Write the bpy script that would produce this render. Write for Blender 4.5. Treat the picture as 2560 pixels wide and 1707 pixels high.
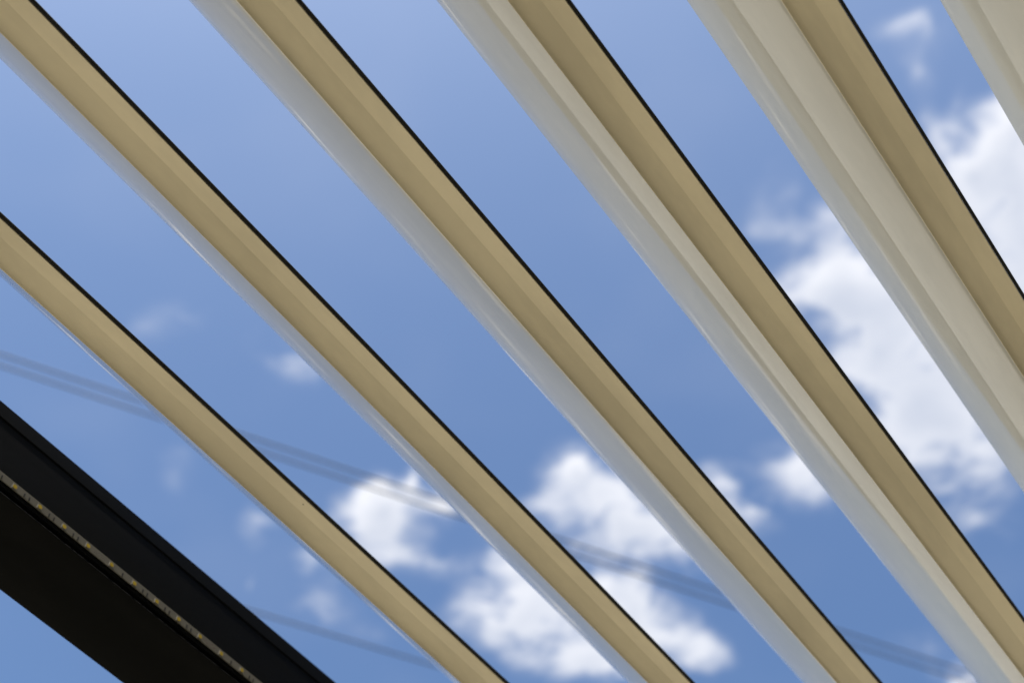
import bpy, bmesh, math, random
from mathutils import Vector, Matrix

random.seed(4)
scene = bpy.context.scene
for o in list(bpy.data.objects):
    bpy.data.objects.remove(o, do_unlink=True)
C = scene.collection
PI = math.pi

# ------------------------------------------------------------------ camera
CAM_Z = 1.60                       # the photographer's eye, metres above the terrace
cam_data = bpy.data.cameras.new('camera')
cam_data.sensor_width = 36.0
cam_data.lens = 50.0
cam_data.clip_start = 0.01
cam_data.clip_end = 2000.0
cam_data.dof.use_dof = True
cam_data.dof.focus_distance = 1.30
cam_data.dof.aperture_fstop = 5.0
cam_data.dof.aperture_blades = 0
cam = bpy.data.objects.new('camera', cam_data)
C.objects.link(cam)
# looking up 53 degrees, levelled
ROT = Matrix(((0.80979, 0.45609, 0.36908), (0.58616, -0.65626, -0.47512), (0.02552, 0.60109, -0.79877)))
cam.matrix_world = Matrix.Translation((0, 0, CAM_Z)) @ ROT.to_4x4()
scene.camera = cam

# ------------------------------------------------------------------ exposure
scene.view_settings.view_transform = 'Standard'
scene.view_settings.look = 'None'
scene.view_settings.gamma = 1.0
scene.view_settings.use_curve_mapping = False
scene.view_settings.exposure = 0.52
scene.cycles.use_denoising = True
scene.cycles.max_bounces = 6
scene.cycles.diffuse_bounces = 4
scene.cycles.glossy_bounces = 3

# ------------------------------------------------------------------ sun
SUN = Vector((0.06, -0.30, 0.95)).normalized()
SUN_EL = math.asin(SUN.z)
SUN_AZ = math.atan2(SUN.x, SUN.y)
sun_data = bpy.data.lights.new('sun', 'SUN')
sun_data.energy = 4.3
sun_data.angle = math.radians(0.5)
sun_data.color = (1.0, 0.94, 0.84)
sun = bpy.data.objects.new('sun', sun_data)
sun.rotation_euler = (-SUN).to_track_quat('-Z', 'Y').to_euler()
sun.location = (0, 0, 30)
C.objects.link(sun)

# ------------------------------------------------------------------ sky with broken cumulus
# each cloud puff: place on the cloud sheet (u, v = x/z, y/z seen from the ground),
# its two half-axes, their bearing and its thickness
CLOUDS = [
    (-0.189, 0.704, 0.0383, 0.0552, 2.298, 1.20),
    (-0.218, 0.711, 0.0274, 0.0337, 2.410, 1.00),
    (-0.196, 0.766, 0.0509, 0.0586, 2.724, 1.20),
    (-0.200, 0.840, 0.0452, 0.0631, -2.842, 1.15),
    (-0.199, 0.890, 0.0438, 0.0512, 2.961, 0.65),
    (-0.165, 0.945, 0.0530, 0.0685, -3.018, 0.30),
    (-0.219, 0.968, 0.0431, 0.0511, 2.703, 0.16),
    (-0.131, 0.834, 0.0689, 0.0931, -2.940, 1.00),
    (-0.232, 0.912, 0.0271, 0.0337, -2.974, 0.25),
    (-0.229, 1.037, 0.0406, 0.0514, 2.489, 0.07),
    (-0.193, 1.047, 0.0506, 0.0630, -3.134, 0.08),
    (-0.045, 0.690, 0.0433, 0.0606, -2.931, 1.25),
    (-0.052, 0.757, 0.0447, 0.0689, -2.880, 1.25),
    (-0.016, 0.649, 0.0165, 0.0359, -2.776, 1.00),
    (-0.058, 0.652, 0.0199, 0.0289, -2.872, 0.90),
    (-0.041, 0.541, 0.0228, 0.0299, 2.430, 0.42),
    (-0.054, 0.525, 0.0106, 0.0228, 2.227, 0.35),
    (-0.054, 0.567, 0.0145, 0.0227, -2.801, 0.35),
    (-0.031, 0.606, 0.0098, 0.0192, -2.770, 0.20),
    (-0.065, 0.605, 0.0132, 0.0197, -2.826, 0.20),
    (-0.190, 0.594, 0.0266, 0.0336, 2.357, 0.28),
    (-0.224, 0.611, 0.0212, 0.0287, 2.289, 0.22),
    (-0.173, 0.636, 0.0236, 0.0266, 3.039, 0.34),
    (-0.204, 0.640, 0.0215, 0.0289, 2.312, 0.18),
    (-0.333, 0.856, 0.0345, 0.0378, 2.869, 0.60),
    (-0.320, 0.891, 0.0280, 0.0343, -2.866, 0.50),
    (-0.510, 0.744, 0.0225, 0.0250, -2.532, 0.95),
    (-0.504, 0.791, 0.0322, 0.0464, 3.141, 1.05),
    (-0.498, 0.834, 0.0315, 0.0356, -2.651, 0.90),
    (-0.559, 0.782, 0.0253, 0.0353, -2.517, 0.45),
    (-0.548, 0.825, 0.0255, 0.0362, -2.546, 0.35),
    (-0.468, 0.866, 0.0378, 0.0420, -2.761, 0.80),
    (-0.469, 0.916, 0.0246, 0.0386, 2.207, 0.55),
    (-0.398, 0.879, 0.0287, 0.0323, -2.898, 0.70),
    (-0.400, 0.843, 0.0203, 0.0228, -2.863, 0.50),
    (-0.684, 0.668, 0.0241, 0.0292, 0.872, 1.15),
    (-0.713, 0.690, 0.0332, 0.0369, 1.163, 0.95),
    (-0.685, 0.702, 0.0254, 0.0419, -2.420, 0.70),
    (-0.635, 0.677, 0.0116, 0.0227, -2.452, 0.75),
    (-0.634, 0.713, 0.0172, 0.0191, 1.913, 0.75),
    (-0.690, 0.772, 0.0186, 0.0284, 2.125, 0.50),
    (-0.784, 0.707, 0.0277, 0.0333, 1.910, 0.45),
    (-0.722, 0.735, 0.0258, 0.0312, 0.860, 0.50),
    (-0.689, 0.873, 0.0367, 0.0428, 2.065, 0.80),
    (-0.652, 0.906, 0.0472, 0.0539, 2.115, 0.85),
    (-0.649, 0.973, 0.0421, 0.0504, 2.164, 0.90),
    (-0.688, 0.834, 0.0308, 0.0328, 1.011, 0.30),
    (-0.629, 0.813, 0.0310, 0.0327, 1.893, 0.60),
    (-0.614, 0.868, 0.0321, 0.0352, 2.112, 0.50),
    (-0.647, 0.861, 0.0265, 0.0325, -2.467, 0.50),
    (-0.557, 0.893, 0.0262, 0.0317, -2.587, 0.90),
    (-0.567, 0.940, 0.0355, 0.0463, -2.593, 1.05),
    (-0.562, 0.991, 0.0359, 0.0410, -2.686, 1.00),
    (-0.550, 1.040, 0.0347, 0.0389, 2.354, 0.95),
    (-0.634, 1.009, 0.0319, 0.0415, 2.183, 0.70),
    (-0.508, 0.996, 0.0266, 0.0333, -2.690, 0.15),
    (-0.531, 0.918, 0.0262, 0.0383, -2.596, 0.25),
    (-0.828, 0.762, 0.0332, 0.0407, 0.940, 0.38),
    (-0.635, 0.496, 0.0244, 0.0297, 1.922, 0.55),
    (-0.627, 0.519, 0.0218, 0.0244, 1.613, 0.42),
    (-0.637, 0.459, 0.0221, 0.0253, 1.266, 0.20),
    (-0.685, 0.411, 0.0230, 0.0279, 1.767, 0.30),
    (-0.716, 0.401, 0.0187, 0.0250, 1.015, 0.24),
    (-0.825, 0.550, 0.0283, 0.0359, 1.076, 0.22),
    (-0.787, 0.632, 0.0221, 0.0252, 1.390, 0.45),
    (-0.787, 0.529, 0.0237, 0.0289, 1.147, 0.20),
    (-0.820, 0.638, 0.0329, 0.0384, 1.243, 0.15),
    (-0.859, 0.686, 0.0132, 0.0455, -2.391, 0.25),
    (-0.806, 0.817, 0.0200, 0.0231, 1.876, 0.25),
    (-0.640, 0.859, 0.1274, 0.1454, 2.094, 0.13),
    (-0.721, 0.713, 0.0878, 0.0965, 1.212, 0.12),
    (-0.208, 0.955, 0.0937, 0.1307, -2.883, 0.16),
    (-0.191, 0.618, 0.0510, 0.0711, 2.294, 0.10),
    (-0.500, 0.822, 0.0840, 0.1089, 2.203, 0.12),
    (-0.409, 0.899, 0.0660, 0.0733, -2.948, 0.08),
    (-0.326, 1.230, 0.0276, 0.0350, 2.463, 0.85),
    (-0.335, 1.162, 0.0270, 0.0405, 2.287, 0.35),
    (-0.220, 1.028, 0.0268, 0.0318, 2.952, 0.30),
]
WARP = 0.06          # how far the edges billow
PUFF = 2.05          # reach of a puff beyond its half-axes
EROSION = 0.7        # raggedness of the edges
COV_LO, COV_HI = 0.0, 1.65
SHADE_K, SHADE_N = 0.75, 1.5
# more of the same bank below and to the left of the picture
CLOUDS += [
    (-1.05, 0.46, 0.075, 0.045, 0.5, 1.00), (-1.14, 0.42, 0.060, 0.045, 0.2, 0.70), (-1.03, 0.94, 0.080, 0.050, 0.2, 0.80),
    (-0.84, 1.02, 0.090, 0.070, 0.4, 0.90), (-0.98, 1.10, 0.110, 0.070, 0.1, 1.00), (-0.76, 1.18, 0.090, 0.070, 0.0, 0.90),
    (-1.15, 0.98, 0.080, 0.060, 0.0, 0.70), (-0.58, 1.22, 0.080, 0.060, 0.0, 0.70), (-1.30, 0.70, 0.080, 0.050, 0.3, 0.60),
    (-1.22, 1.20, 0.100, 0.080, 0.3, 0.90), (-0.05, 1.20, 0.090, 0.070, 0.0, 0.80), (0.12, 0.80, 0.090, 0.080, 0.0, 0.90),
    (0.10, 0.55, 0.060, 0.060, 0.0, 0.60), (-1.45, 0.95, 0.120, 0.080, 0.2, 0.80), (-0.20, -0.15, 0.070, 0.060, 0.0, 0.60)]

world = bpy.data.worlds.new('World')
scene.world = world
world.use_nodes = True
wt = world.node_tree
wt.nodes.clear()


class NB:
    """tiny helper to write node trees"""
    def __init__(self, tree):
        self.t = tree
    def n(self, kind, **kw):
        nd = self.t.nodes.new(kind)
        for k, v in kw.items():
            setattr(nd, k, v)
        return nd
    def put(self, sock, v):
        if hasattr(v, 'links') or isinstance(v, bpy.types.NodeSocket):
            self.t.links.new(v, sock)
        else:
            sock.default_value = v
    def math(self, op, a, b=None, c=None, clamp=False):
        nd = self.n('ShaderNodeMath', operation=op, use_clamp=clamp)
        self.put(nd.inputs[0], a)
        if b is not None:
            self.put(nd.inputs[1], b)
        if c is not None:
            self.put(nd.inputs[2], c)
        return nd.outputs[0]
    def vmath(self, op, a, b=None, scale=None):
        nd = self.n('ShaderNodeVectorMath', operation=op)
        self.put(nd.inputs[0], a)
        if b is not None:
            self.put(nd.inputs[1], b)
        if scale is not None:
            self.put(nd.inputs['Scale'], scale)
        return nd.outputs['Value'] if op in ('DOT_PRODUCT', 'LENGTH', 'DISTANCE') else nd.outputs[0]
    def noise(self, vec, scale, detail=5.0, rough=0.55, lac=2.0, col=False, dist=0.0):
        nd = self.n('ShaderNodeTexNoise')
        self.put(nd.inputs['Vector'], vec)
        nd.inputs['Scale'].default_value = scale
        nd.inputs['Detail'].default_value = detail
        nd.inputs['Roughness'].default_value = rough
        nd.inputs['Lacunarity'].default_value = lac
        nd.inputs['Distortion'].default_value = dist
        return nd.outputs['Color'] if col else nd.outputs['Fac']
    def smooth(self, v, lo, hi, a=0.0, b=1.0):
        nd = self.n('ShaderNodeMapRange', interpolation_type='SMOOTHERSTEP')
        self.put(nd.inputs['Value'], v)
        nd.inputs['From Min'].default_value = lo
        nd.inputs['From Max'].default_value = hi
        nd.inputs['To Min'].default_value = a
        nd.inputs['To Max'].default_value = b
        return nd.outputs[0]
    def mix(self, fac, a, b):
        nd = self.n('ShaderNodeMix', data_type='RGBA')
        self.put(nd.inputs['Factor'], fac)
        self.put(nd.inputs['A'], a) if False else None
        ins = [s for s in nd.inputs if s.type == 'RGBA']
        self.put(ins[0], a)
        self.put(ins[1], b)
        return [s for s in nd.outputs if s.type == 'RGBA'][0]


# the puffs of cloud as a node group of the position on the sheet
grp = bpy.data.node_groups.new('cloud_puffs', 'ShaderNodeTree')
grp.interface.new_socket('Position', in_out='INPUT', socket_type='NodeSocketVector')
grp.interface.new_socket('Thickness', in_out='OUTPUT', socket_type='NodeSocketFloat')
g = NB(grp)
gi = g.n('NodeGroupInput')
go = g.n('NodeGroupOutput')
pos = gi.outputs[0]
# the same broken cumulus over the rest of the sky
far = g.smooth(g.vmath('DISTANCE', pos, (-0.46, 0.62, 0.0)), 1.25, 1.75)
total = g.math('MULTIPLY', far, g.smooth(g.noise(pos, 1.7, detail=2.0, rough=0.5), 0.50, 0.70, 0.0, 1.3))
for (cu, cv, sx, sy, ang, amp) in CLOUDS:
    nd = g.n('ShaderNodeTexGradient', gradient_type='QUADRATIC_SPHERE')
    tm = nd.texture_mapping
    tm.vector_type = 'TEXTURE'
    tm.translation = (cu, cv, 0.0)
    tm.rotation = (0.0, 0.0, ang)
    tm.scale = (sx * PUFF, sy * PUFF, 1.0)
    grp.links.new(pos, nd.inputs[0])
    total = g.math('MULTIPLY_ADD', nd.outputs['Fac'], amp * 1.35, total)
grp.links.new(total, go.inputs[0])

w = NB(wt)
tc = w.n('ShaderNodeTexCoord')
dirv = tc.outputs['Generated']
sep = w.n('ShaderNodeSeparateXYZ')
w.put(sep.inputs[0], dirv)
zc = w.math('MAXIMUM', sep.outputs['Z'], 0.10)
comb = w.n('ShaderNodeCombineXYZ')
w.put(comb.inputs[0], w.math('DIVIDE', sep.outputs['X'], zc))
w.put(comb.inputs[1], w.math('DIVIDE', sep.outputs['Y'], zc))
sheet = comb.outputs[0]
# billowing: push the position about with noise
wn = w.noise(sheet, 11.0, detail=2.0, rough=0.5, col=True)
pw = w.vmath('ADD', sheet, w.vmath('SCALE', w.vmath('SUBTRACT', wn, (0.5, 0.5, 0.5)), scale=WARP))
def puffs(vec):
    nd = w.n('ShaderNodeGroup')
    nd.node_tree = grp
    w.put(nd.inputs[0], vec)
    return nd.outputs[0]
base = puffs(pw)
toward_sun = (SUN.x / SUN.z * 0.05, SUN.y / SUN.z * 0.05, 0.0)
sunward = puffs(w.vmath('ADD', pw, toward_sun))
# ragged, eroded edges
er = w.math('SUBTRACT', w.noise(pw, 20.0, detail=3.0, rough=0.58), 0.5)
t0 = w.math('MULTIPLY', base, w.math('MULTIPLY_ADD', er, 2.3, 1.0))
t0 = w.math('MULTIPLY_ADD', w.math('MULTIPLY', er, EROSION), w.smooth(base, 0.02, 0.6), t0)
veil = w.smooth(w.noise(sheet, 5.0, detail=2.0, rough=0.5), 0.40, 0.80, 0.0, 0.03)
low = w.smooth(sep.outputs['Z'], 0.02, 0.16)
cover = w.math('MAXIMUM', w.smooth(t0, COV_LO, COV_HI), veil)
cover = w.math('MULTIPLY', cover, w.math('MULTIPLY', low, 0.97))
shade = w.math('POWER', 0.50, w.math('MULTIPLY_ADD', sunward, SHADE_K, w.math('MULTIPLY', er, SHADE_N)))

SKY_STRENGTH = 0.15
sky = w.n('ShaderNodeTexSky', sky_type='NISHITA', sun_disc=False)
sky.sun_elevation = SUN_EL
sky.sun_rotation = SUN_AZ
sky.altitude = 100.0
sky.air_density = 1.0
sky.dust_density = 3.0
sky.ozone_density = 1.0
K = 1.0 / SKY_STRENGTH
lit = (0.86 * K, 0.855 * K, 0.87 * K, 1.0)
dim = (0.31 * K, 0.36 * K, 0.47 * K, 1.0)
cloud_col = w.mix(shade, dim, lit)
# a clear, contrasty blue: the sky's own colour deepened a little away from the sun
gam = w.n('ShaderNodeGamma')
w.put(gam.inputs[0], sky.outputs[0])
gam.inputs[1].default_value = 1.45
blue = w.vmath('MINIMUM', w.vmath('MULTIPLY', gam.outputs[0], (0.47, 0.505, 0.482)), (20.0, 20.0, 20.0))
skyc = w.mix(cover, blue, cloud_col)
bg = w.n('ShaderNodeBackground')
w.put(bg.inputs[0], skyc)
bg.inputs[1].default_value = SKY_STRENGTH
out = w.n('ShaderNodeOutputWorld')
wt.links.new(bg.outputs[0], out.inputs[0])
world.cycles.sampling_method = 'MANUAL'
world.cycles.sample_map_resolution = 512
GROUND_A = (0.205, 0.182, 0.132, 1.0)
GROUND_B = (0.27, 0.241, 0.182, 1.0)
CABLE_R = 0.0115

# ------------------------------------------------------------------ materials
def new_mat(name):
    m = bpy.data.materials.new(name)
    m.use_nodes = True
    nt = m.node_tree
    nt.nodes.clear()
    nb = NB(nt)
    bsdf = nb.n('ShaderNodeBsdfPrincipled')
    o = nb.n('ShaderNodeOutputMaterial')
    nt.links.new(bsdf.outputs[0], o.inputs[0])
    return m, nb, bsdf


def powder_coat(name, col, rough, peel, lines, spec=0.5, mottling=0.04, wave=0.2):
    """powder-coated aluminium extrusion: orange peel and faint die lines along its length"""
    m, nb, b = new_mat(name)
    tc = nb.n('ShaderNodeTexCoord')
    oi = nb.n('ShaderNodeObjectInfo')
    off = nb.vmath('SCALE', (37.0, 91.0, 13.0), scale=oi.outputs['Random'])
    v = nb.vmath('ADD', tc.outputs['Object'], off)
    fine = nb.noise(nb.vmath('MULTIPLY', v, (1.0, 0.55, 1.0)), 170.0, detail=2.0, rough=0.5)
    broad = nb.noise(nb.vmath('MULTIPLY', v, (1.0, 0.12, 1.0)), 34.0, detail=2.0, rough=0.5)
    die = nb.noise(nb.vmath('MULTIPLY', v, (1.0, 0.004, 1.0)), 420.0, detail=2.0, rough=0.6)
    hgt = nb.math('MULTIPLY_ADD', die, lines, nb.math('MULTIPLY_ADD', fine, peel, nb.math('MULTIPLY', broad, peel * 4.0)))
    roll = nb.noise(nb.vmath('MULTIPLY', v, (1.0, 0.012, 1.0)), 95.0, detail=2.0, rough=0.55)
    hgt = nb.math('MULTIPLY_ADD', roll, wave, hgt)
    bp = nb.n('ShaderNodeBump')
    bp.inputs['Strength'].default_value = 1.0
    bp.inputs['Distance'].default_value = 0.0001
    nb.put(bp.inputs['Height'], hgt)
    nb.put(b.inputs['Normal'], bp.outputs[0])
    dust = nb.noise(nb.vmath('MULTIPLY', v, (1.0, 0.25, 1.0)), 11.0, detail=5.0, rough=0.65)
    dark = tuple(c * (1 - mottling * 2) for c in col[:3]) + (1,)
    lite = tuple(min(1, c * (1 + mottling)) for c in col[:3]) + (1,)
    nb.put(b.inputs['Base Color'], nb.mix(nb.smooth(dust, 0.3, 0.7), dark, lite))
    nb.put(b.inputs['Roughness'], nb.smooth(dust, 0.25, 0.75, rough * 0.85, rough * 1.2))
    b.inputs['Specular IOR Level'].default_value = spec
    return m


M_BLADE = powder_coat('white_powder_coat', (0.53, 0.515, 0.455), 0.03, 0.08, 0.10, spec=0.68, wave=0.85)
M_LIP = powder_coat('cream_powder_coat', (0.77, 0.69, 0.495), 0.17, 0.45, 0.30, mottling=0.06, wave=0.5)
M_FRAME = powder_coat('black_powder_coat', (0.0025, 0.0029, 0.0029), 0.65, 0.5, 0.1, spec=0.07)


def plain(name, col, rough, spec=0.5, nscale=60.0, amt=0.12):
    m, nb, b = new_mat(name)
    tc = nb.n('ShaderNodeTexCoord')
    f = nb.noise(tc.outputs['Object'], nscale, detail=4.0)
    a = tuple(c * (1 - amt) for c in col) + (1,)
    c2 = tuple(min(1, c * (1 + amt)) for c in col) + (1,)
    nb.put(b.inputs['Base Color'], nb.mix(f, a, c2))
    b.inputs['Roughness'].default_value = rough
    b.inputs['Specular IOR Level'].default_value = spec
    return m


M_SEAL = plain('black_rubber', (0.012, 0.012, 0.010), 0.6, 0.3)
M_CIRCUIT = plain('strip_circuit_board', (0.16, 0.15, 0.12), 0.5, 0.3, 300.0, 0.04)
M_LEDBODY = plain('led_housing', (0.22, 0.21, 0.19), 0.4)
M_PHOSPHOR = plain('led_phosphor', (0.50, 0.36, 0.02), 0.35, 0.5, 900.0)
M_RESISTOR = plain('resistor_black', (0.015, 0.015, 0.015), 0.4)
M_PRINT = plain('strip_print', (0.05, 0.05, 0.04), 0.6)
M_PRINTRED = plain('strip_print_brown', (0.09, 0.035, 0.02), 0.6)
M_CABLE = plain('cable_sheath', (0.03, 0.03, 0.032), 0.6)


def ground_mat():
    m, nb, b = new_mat('sandstone_paving')
    tc = nb.n('ShaderNodeTexCoord')
    v = tc.outputs['Object']
    f = nb.noise(v, 1.3, detail=6.0, rough=0.6)
    nb.put(b.inputs['Base Color'], nb.mix(f, GROUND_A, GROUND_B))
    b.inputs['Roughness'].default_value = 0.8
    bp = nb.n('ShaderNodeBump')
    bp.inputs['Distance'].default_value = 0.004
    nb.put(bp.inputs['Height'], nb.noise(v, 40.0, detail=5.0))
    nb.put(b.inputs['Normal'], bp.outputs[0])
    return m


# ------------------------------------------------------------------ mesh helpers
def link(name, me, mats, parent=None):
    o = bpy.data.objects.new(name, me)
    for m in (mats if isinstance(mats, (list, tuple)) else [mats]):
        if m.name not in [x.name for x in me.materials if x]:
            me.materials.append(m)
    C.objects.link(o)
    if parent:
        o.parent = parent
    return o


def extrude_profile(name, pts, y0, y1, sharp=30.0, cap=True):
    """a closed x-z outline drawn out along y as one mesh"""
    n = len(pts)
    verts = [(x, y0, z) for x, z in pts] + [(x, y1, z) for x, z in pts]
    faces = [(i, (i + 1) % n, n + (i + 1) % n, n + i) for i in range(n)]
    if cap:
        faces += [tuple(range(n - 1, -1, -1)), tuple(range(n, 2 * n))]
    me = bpy.data.meshes.new(name)
    me.from_pydata(verts, [], faces)
    bm = bmesh.new()
    bm.from_mesh(me)
    bmesh.ops.recalc_face_normals(bm, faces=bm.faces)
    bm.to_mesh(me)
    bm.free()
    for p in me.polygons:
        p.use_smooth = True
    me.set_sharp_from_angle(angle=math.radians(sharp))
    return me


def box_mesh(name, x0, x1, y0, y1, z0, z1):
    me = bpy.data.meshes.new(name)
    bm = bmesh.new()
    bmesh.ops.create_cube(bm, size=1.0)
    for v in bm.verts:
        v.co = ((x0 + x1) / 2 + v.co.x * (x1 - x0), (y0 + y1) / 2 + v.co.y * (y1 - y0), (z0 + z1) / 2 + v.co.z * (z1 - z0))
    bm.to_mesh(me)
    bm.free()
    return me


def tag(o, label, cat, group=None):
    o['label'] = label
    o['category'] = cat
    if group:
        o['group'] = group
    return o


# ------------------------------------------------------------------ ground
gm = bpy.data.meshes.new('ground')
S = 400.0
gm.from_pydata([(-S, -S, 0), (S, -S, 0), (S, S, 0), (-S, S, 0)], [], [(0, 1, 2, 3)])
ground = link('ground', gm, ground_mat())
ground['kind'] = 'structure'

# ------------------------------------------------------------------ unseen wall added right of the picture to darken the lips' coves
M_WALL = plain('brown_render', (0.11, 0.095, 0.07), 0.9, 0.2, 6.0)
wall = link('added_shade_wall', box_mesh('added_shade_wall', 2.75, 3.05, -6.0, 8.0, 0.0, 3.3), M_WALL)
tag(wall, 'brown rendered wall added to darken the louvre lips, right of the picture', 'wall')

# unseen house added far to the left to darken blade folds and reflections
M_NWALL = plain('grey_green_render', (0.13, 0.15, 0.15), 0.9, 0.2, 3.0)
M_NROOF = plain('dark_roof_tiles', (0.07, 0.08, 0.085), 0.8, 0.3, 9.0)
M_NGLASS = plain('window_glass', (0.03, 0.035, 0.04), 0.08, 0.6)
M_NFRAME = plain('window_frame_white', (0.7, 0.7, 0.68), 0.5)
nh = bpy.data.objects.new('added_house', None)
C.objects.link(nh)
nh.location = (-12.0, 3.0, 0.0)
tag(nh, 'grey-green gabled house added far to the left to darken blade reflections, outside the picture', 'house')
link('wall', box_mesh('wall', -8.0, 0.0, -11.0, 11.0, 0.0, 6.0), M_NWALL, nh)
rf = extrude_profile('roof', [(-8.5, 5.9), (-4.0, 8.6), (0.5, 5.9), (0.5, 6.1), (-4.0, 8.85), (-8.5, 6.1)], -11.4, 11.4, 20)
link('roof', rf, M_NROOF, nh)
pane = box_mesh('pane', 0.0, 0.03, -0.55, 0.55, -0.65, 0.65)
fr = box_mesh('window', -0.02, 0.06, -0.62, 0.62, -0.72, 0.72)
fr.materials.append(M_NFRAME)
pane.materials.append(M_NGLASS)
for zc in (1.6, 4.4):
    for yc in (-8.0, -4.0, 0.0, 4.0, 8.0):
        wdw = bpy.data.objects.new('window', fr)
        C.objects.link(wdw)
        wdw.parent = nh
        wdw.location = (0.0, yc, zc)
        pn = bpy.data.objects.new('pane', pane)
        C.objects.link(pn)
        pn.parent = wdw
        pn.location = (0.04, 0.0, 0.0)

# ------------------------------------------------------------------ louvres
P = 0.18                            # louvre pitch
LZ = CAM_Z + 6.084 * P              # height of the seal edge
Y0, Y1 = -1.5, 3.1                  # louvre ends
YM = (Y0 + Y1) / 2


def sc_pts(pts):
    return [(x * P, z * P) for x, z in pts]


def arc(cx, cz, r, a0, a1, n):
    return [(cx + r * math.cos(math.radians(a0 + (a1 - a0) * k / n)), cz + r * math.sin(math.radians(a0 + (a1 - a0) * k / n))) for k in range(n + 1)]


# underside lip: flat strip by the seal, then a cove running down to a small bead
lip = [(-0.0175, -0.004), (-0.0165, -0.017), (-0.019, -0.0213)]
lip += [(-0.050, -0.0194), (-0.080, -0.0177), (-0.1055, -0.0162), (-0.1070, -0.0162)]
N = 24
for k in range(1, N + 1):
    s = k / N
    # slope grows from 8 to about 55 degrees
    lip.append((-0.108 - 0.1085 * s, -0.0163 - 0.1085 * (0.24 * s + 0.07 * s ** 4 + 0.08 * s ** 10)))
bx, bz = lip[-1]
lip += [(bx - 0.0020, bz - 0.0016), (bx - 0.0042, bz - 0.0012), (bx - 0.0056, bz + 0.0012), (bx - 0.0050, bz + 0.0045)]
lip += [(bx + 0.010, bz + 0.030), (-0.10, -0.004)]
D = (bx - 0.0025, bz + 0.0055)      # where the blade leaves the lip
# the blade's underside: a convex curve steepening toward its tip
blade = [D]
N = 40
BL = 0.690
for k in range(N):
    s = (k + 0.5) / N
    t = math.radians(137 - 8 * s / 0.6 if s < 0.6 else 129 - 13 * ((s - 0.6) / 0.4) ** 1.3)
    x, z = blade[-1]
    blade.append((x + BL / N * math.cos(t), z + BL / N * math.sin(t)))
# rounded tip, then the rain side back down to the seal
r = 0.012
na = math.degrees(t) + 90
cx, cz = blade[-1][0] - r * math.cos(math.radians(na)), blade[-1][1] - r * math.sin(math.radians(na))
blade += arc(cx, cz, r, na, na - 160, 12)[1:]
tx, tz = blade[-1]
for k in range(1, 9):
    s = k / 9
    blade.append((tx + (-0.030 - tx) * s - 0.0, tz + (0.012 - tz) * s - 0.045 * 4 * s * (1 - s) * 0.5))
blade += [(-0.022, 0.010), (-0.0185, 0.002), (-0.030, -0.006), (-0.150, -0.010)]
seal = [(-0.0160, -0.0205), (-0.0110, -0.0215), (-0.0060, -0.0185), (-0.0015, -0.0120), (0.0, -0.0050), (-0.0010, -0.0005),
        (-0.0040, 0.0015), (-0.0150, 0.0015)]

me_lip = extrude_profile('lip', sc_pts(lip), Y0 - YM, Y1 - YM, 9)
me_blade = extrude_profile('blade', sc_pts(blade), Y0 - YM, Y1 - YM, 35)
me_seal = extrude_profile('seal', sc_pts(seal), Y0 - YM, Y1 - YM, 50)
me_cap = {}
full = [(x, z) for x, z in blade[:-3]] + [(-0.0185, 0.0)] + lip[2:-2]
for end, (a, b_) in (('near', (Y0 - YM - 0.003, Y0 - YM - 0.0005)), ('far', (Y1 - YM + 0.0005, Y1 - YM + 0.003))):
    me_cap[end] = extrude_profile('end_cap', sc_pts(full), a, b_, 35)

LOUVRE_LABELS = {
    1: 'cream louvre nearest the black beam, its white blade side hardly showing',
    2: 'cream louvre second from the black beam, white side a thin strip mirroring sky',
    3: 'middle cream louvre, grey-white side mirroring clouds in streaks, third from the black beam',
    4: 'cream louvre with a narrow beige reflection beside its fold, fourth from the black beam',
    5: 'cream louvre with broad white side half beige from reflection, fifth from the black beam',
    6: 'pale louvre cut off by the top right corner of the picture',
}
ORDINALS = ('seventh', 'eighth', 'ninth', 'tenth', 'eleventh', 'twelfth', 'thirteenth', 'fourteenth', 'fifteenth', 'sixteenth', 'seventeenth',
            'eighteenth', 'nineteenth', 'twentieth')
for i in range(1, 21):
    root = bpy.data.objects.new('roof_louvre', None)
    C.objects.link(root)
    root.location = ((i - 5.4569) * P, YM, LZ)
    root.empty_display_size = 0.05
    root.rotation_euler.y = math.radians(random.uniform(-0.2, 0.2))   # no two sit quite alike
    tag(root, LOUVRE_LABELS.get(i) or '%s roof louvre from the black beam, right of the picture' % ORDINALS[i - 7], 'louvre', 'tilted louvres of the pergola roof')
    b = link('blade', me_blade, M_BLADE, root)
    b['label'] = 'glossy white blade underside'
    lp = link('lip', me_lip, M_LIP, root)
    lp['label'] = 'cream lip with a coved edge'
    sl = link('rubber_seal', me_seal, M_SEAL, root)
    sl['label'] = 'black rubber seal'
    for e in ('near', 'far'):
        link('end_cap', me_cap[e], M_BLADE, root)
    if i in (1, 3):                 # a speck of dirt on each of these two
        sx, sz, sy = ((-0.053, -0.0196, 0.6975), (-0.2175, -0.0590, 0.7137))[i // 2]
        sp = bpy.data.meshes.new('dirt_speck')
        bm = bmesh.new()
        bmesh.ops.create_icosphere(bm, subdivisions=1, radius=0.0007)
        for v in bm.verts:
            v.co = (v.co.x * 0.9 + sx * P, v.co.y * 1.3 + sy - YM, v.co.z * 0.35 + sz * P)
        bm.to_mesh(sp)
        bm.free()
        link('dirt_speck', sp, M_SEAL, root)

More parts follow.
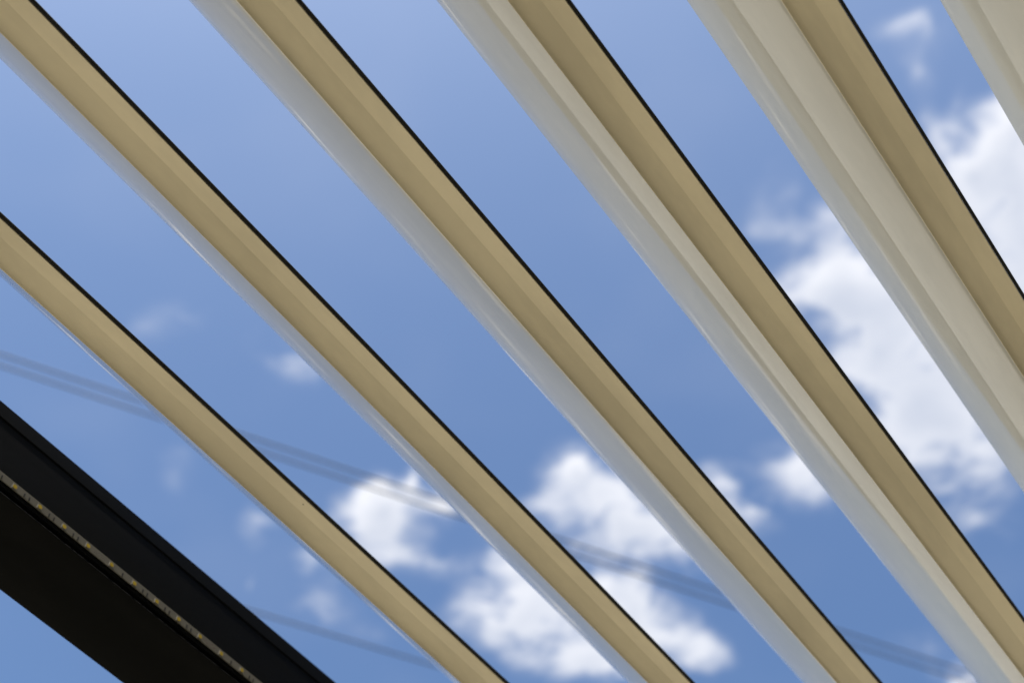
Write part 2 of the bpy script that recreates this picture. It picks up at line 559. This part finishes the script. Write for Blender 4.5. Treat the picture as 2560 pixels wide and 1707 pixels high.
# ------------------------------------------------------------------ black frame beam with the light strip
XB = -5.507 * P
def beam_pts(pts):
    return [(x * P, CAM_Z + z * P - LZ) for x, z in pts]
prof = [(0.000, 6.200), (0.0, 6.104), (-0.010, 6.099), (-0.010, 6.093), (-0.004, 6.088),
        (-0.004, 5.685), (-0.060, 5.677), (-0.060, 5.646), (0.000, 5.646), (0.002, 5.641), (-0.004, 5.638),
        (-0.585, 5.638), (-0.591, 5.644), (-0.591, 6.196), (-0.585, 6.204), (-0.006, 6.204)]
beam = bpy.data.objects.new('frame_beam', None)
C.objects.link(beam)
beam.location = (XB, YM, LZ)
tag(beam, 'black pergola beam with an unlit light strip along its inner face', 'beam')
BY0, BY1 = Y0 - 0.12 - YM, Y1 + 0.12 - YM
link('beam_profile', extrude_profile('beam_profile', beam_pts(prof), BY0, BY1, 30), M_FRAME, beam)

strip = link('light_strip', box_mesh('light_strip', -0.002 * P, 0.004 * P, BY0 + 0.02, BY1 - 0.02, CAM_Z + 5.715 * P - LZ, CAM_Z + 5.765 * P - LZ), M_CIRCUIT, beam)
strip['label'] = 'pale light strip with yellow diodes'
ZS = CAM_Z + 5.740 * P - LZ          # strip centre line
XS = 0.004 * P


def led_mesh():
    me = bpy.data.meshes.new('diode')
    bm = bmesh.new()
    bmesh.ops.create_cube(bm, size=1.0)
    for v in bm.verts:
        v.co = (0.0007 + v.co.x * 0.0014, v.co.y * 0.0058, v.co.z * 0.0054)
    ring = [bm.verts.new((0.00155, 0.0026 * math.cos(2 * PI * k / 14), 0.0024 * math.sin(2 * PI * k / 14))) for k in range(14)]
    base = [bm.verts.new((0.0013, v.co.y, v.co.z)) for v in ring]
    f = bm.faces.new(ring)
    f.material_index = 1
    for k in range(14):
        q = bm.faces.new((ring[k], ring[(k + 1) % 14], base[(k + 1) % 14], base[k]))
        q.material_index = 1
    bmesh.ops.recalc_face_normals(bm, faces=bm.faces)
    bm.to_mesh(me)
    bm.free()
    me.materials.append(M_LEDBODY)
    me.materials.append(M_PHOSPHOR)
    return me


LED = led_mesh()
RES = box_mesh('resistor', 0.0, 0.0007, -0.0007, 0.0007, -0.0021, 0.0021)
RES.materials.append(M_RESISTOR)


def print_mesh(red):
    me = bpy.data.meshes.new('print')
    bm = bmesh.new()
    rnd = random.Random(5 if red else 2)
    for k in range(9):
        y = -0.007 + 0.014 * k / 8 + rnd.uniform(-0.0005, 0.0005)
        z = rnd.choice((-0.0014, -0.0004, 0.0009, 0.0016))
        hw, hh = (rnd.uniform(0.0005, 0.0011), 0.00025) if rnd.random() < 0.6 else (0.00025, rnd.uniform(0.0006, 0.0011))
        vs = [bm.verts.new((0.00008, y + sy * hw, z + sz * hh)) for sy, sz in ((-1, -1), (1, -1), (1, 1), (-1, 1))]
        bm.faces.new(vs)
    bm.to_mesh(me)
    bm.free()
    me.materials.append(M_PRINTRED if red else M_PRINT)
    return me


PRINTS = (print_mesh(False), print_mesh(True))
LED_Y = 2.654 * P - YM
STEP = 0.1855 * P
PATTERN = [2, 2, 2, 'p', 1, 2, 2, 2, 'r', 1]
for k in range(-8, 24):
    y = LED_Y + STEP * k
    o = bpy.data.objects.new('diode', LED)
    C.objects.link(o)
    o.parent = strip
    o.location = (XS - 0.0001, y, ZS - 0.0012)
    kind = PATTERN[k % 10]
    ym = y + STEP * 0.5
    if kind in ('p', 'r'):
        o = bpy.data.objects.new('printed_mark', PRINTS[0 if kind == 'p' else 1])
        C.objects.link(o)
        o.parent = strip
        o.location = (XS, ym, ZS)
    else:
        for dy in ((-0.0035, 0.0030) if kind == 2 else (0.0,)):
            o = bpy.data.objects.new('resistor', RES)
            C.objects.link(o)
            o.parent = strip
            o.location = (XS - 0.00005, ym + dy, ZS - 0.0014)

# the frame outside the picture: end beams and the two front posts
for yc, which in ((Y0 - 0.07, 'near'), (Y1 + 0.07, 'far')):
    eb = link('end_beam', box_mesh('end_beam', XB + 0.002, 2.749, yc - 0.055, yc + 0.055, LZ - 0.12, LZ + 0.02), M_FRAME)
    tag(eb, 'black end beam across the %s ends of the louvres, outside the picture' % which, 'beam')
    po = link('post', box_mesh('post', XB - 0.104, XB - 0.004, yc - 0.05, yc + 0.05, 0.0, CAM_Z + 5.636 * P), M_FRAME)
    tag(po, 'black square post under the %s end of the strip-lit beam, outside the picture' % which, 'post')

# ------------------------------------------------------------------ overhead cables far above
def cable(name, p, q, rad, label):
    """thin round wire through two points, carried on far past both, with a slight sag"""
    p, q = Vector(p), Vector(q)
    d = (q - p).normalized()
    side = d.cross(Vector((0, 0, 1))).normalized()
    up = side.cross(d)
    mid = (p + q) / 2
    me = bpy.data.meshes.new(name)
    bm = bmesh.new()
    rings = []
    n = 80
    for k in range(n + 1):
        t = -45 + 90 * k / n
        c = mid + d * t + Vector((0, 0, 0.0005 * t * t))
        rings.append([bm.verts.new(c + rad * (side * math.cos(2 * PI * j / 8) + up * math.sin(2 * PI * j / 8))) for j in range(8)])
    for k in range(n):
        for j in range(8):
            f = bm.faces.new((rings[k][j], rings[k][(j + 1) % 8], rings[k + 1][(j + 1) % 8], rings[k + 1][j]))
            f.smooth = True
    bm.faces.new(rings[0][::-1])
    bm.faces.new(rings[-1])
    bm.to_mesh(me)
    bm.free()
    o = link(name, me, M_CABLE)
    tag(o, label, 'cable', 'overhead cables above the pergola')
    return o


HZ = CAM_Z + 12.0
cable('overhead_cable', (-10.18, 4.14, HZ), (-4.74, 13.25, HZ), CABLE_R, 'upper of the two close blurred cables crossing behind the louvres')
cable('overhead_cable', (-10.30, 4.24, HZ), (-4.78, 13.49, HZ), CABLE_R, 'lower of the two close blurred cables crossing behind the louvres')
cable('overhead_cable', (-10.60, 8.75, HZ), (-9.41, 10.73, HZ), CABLE_R, 'lone blurred cable low in the sky just above the black beam')
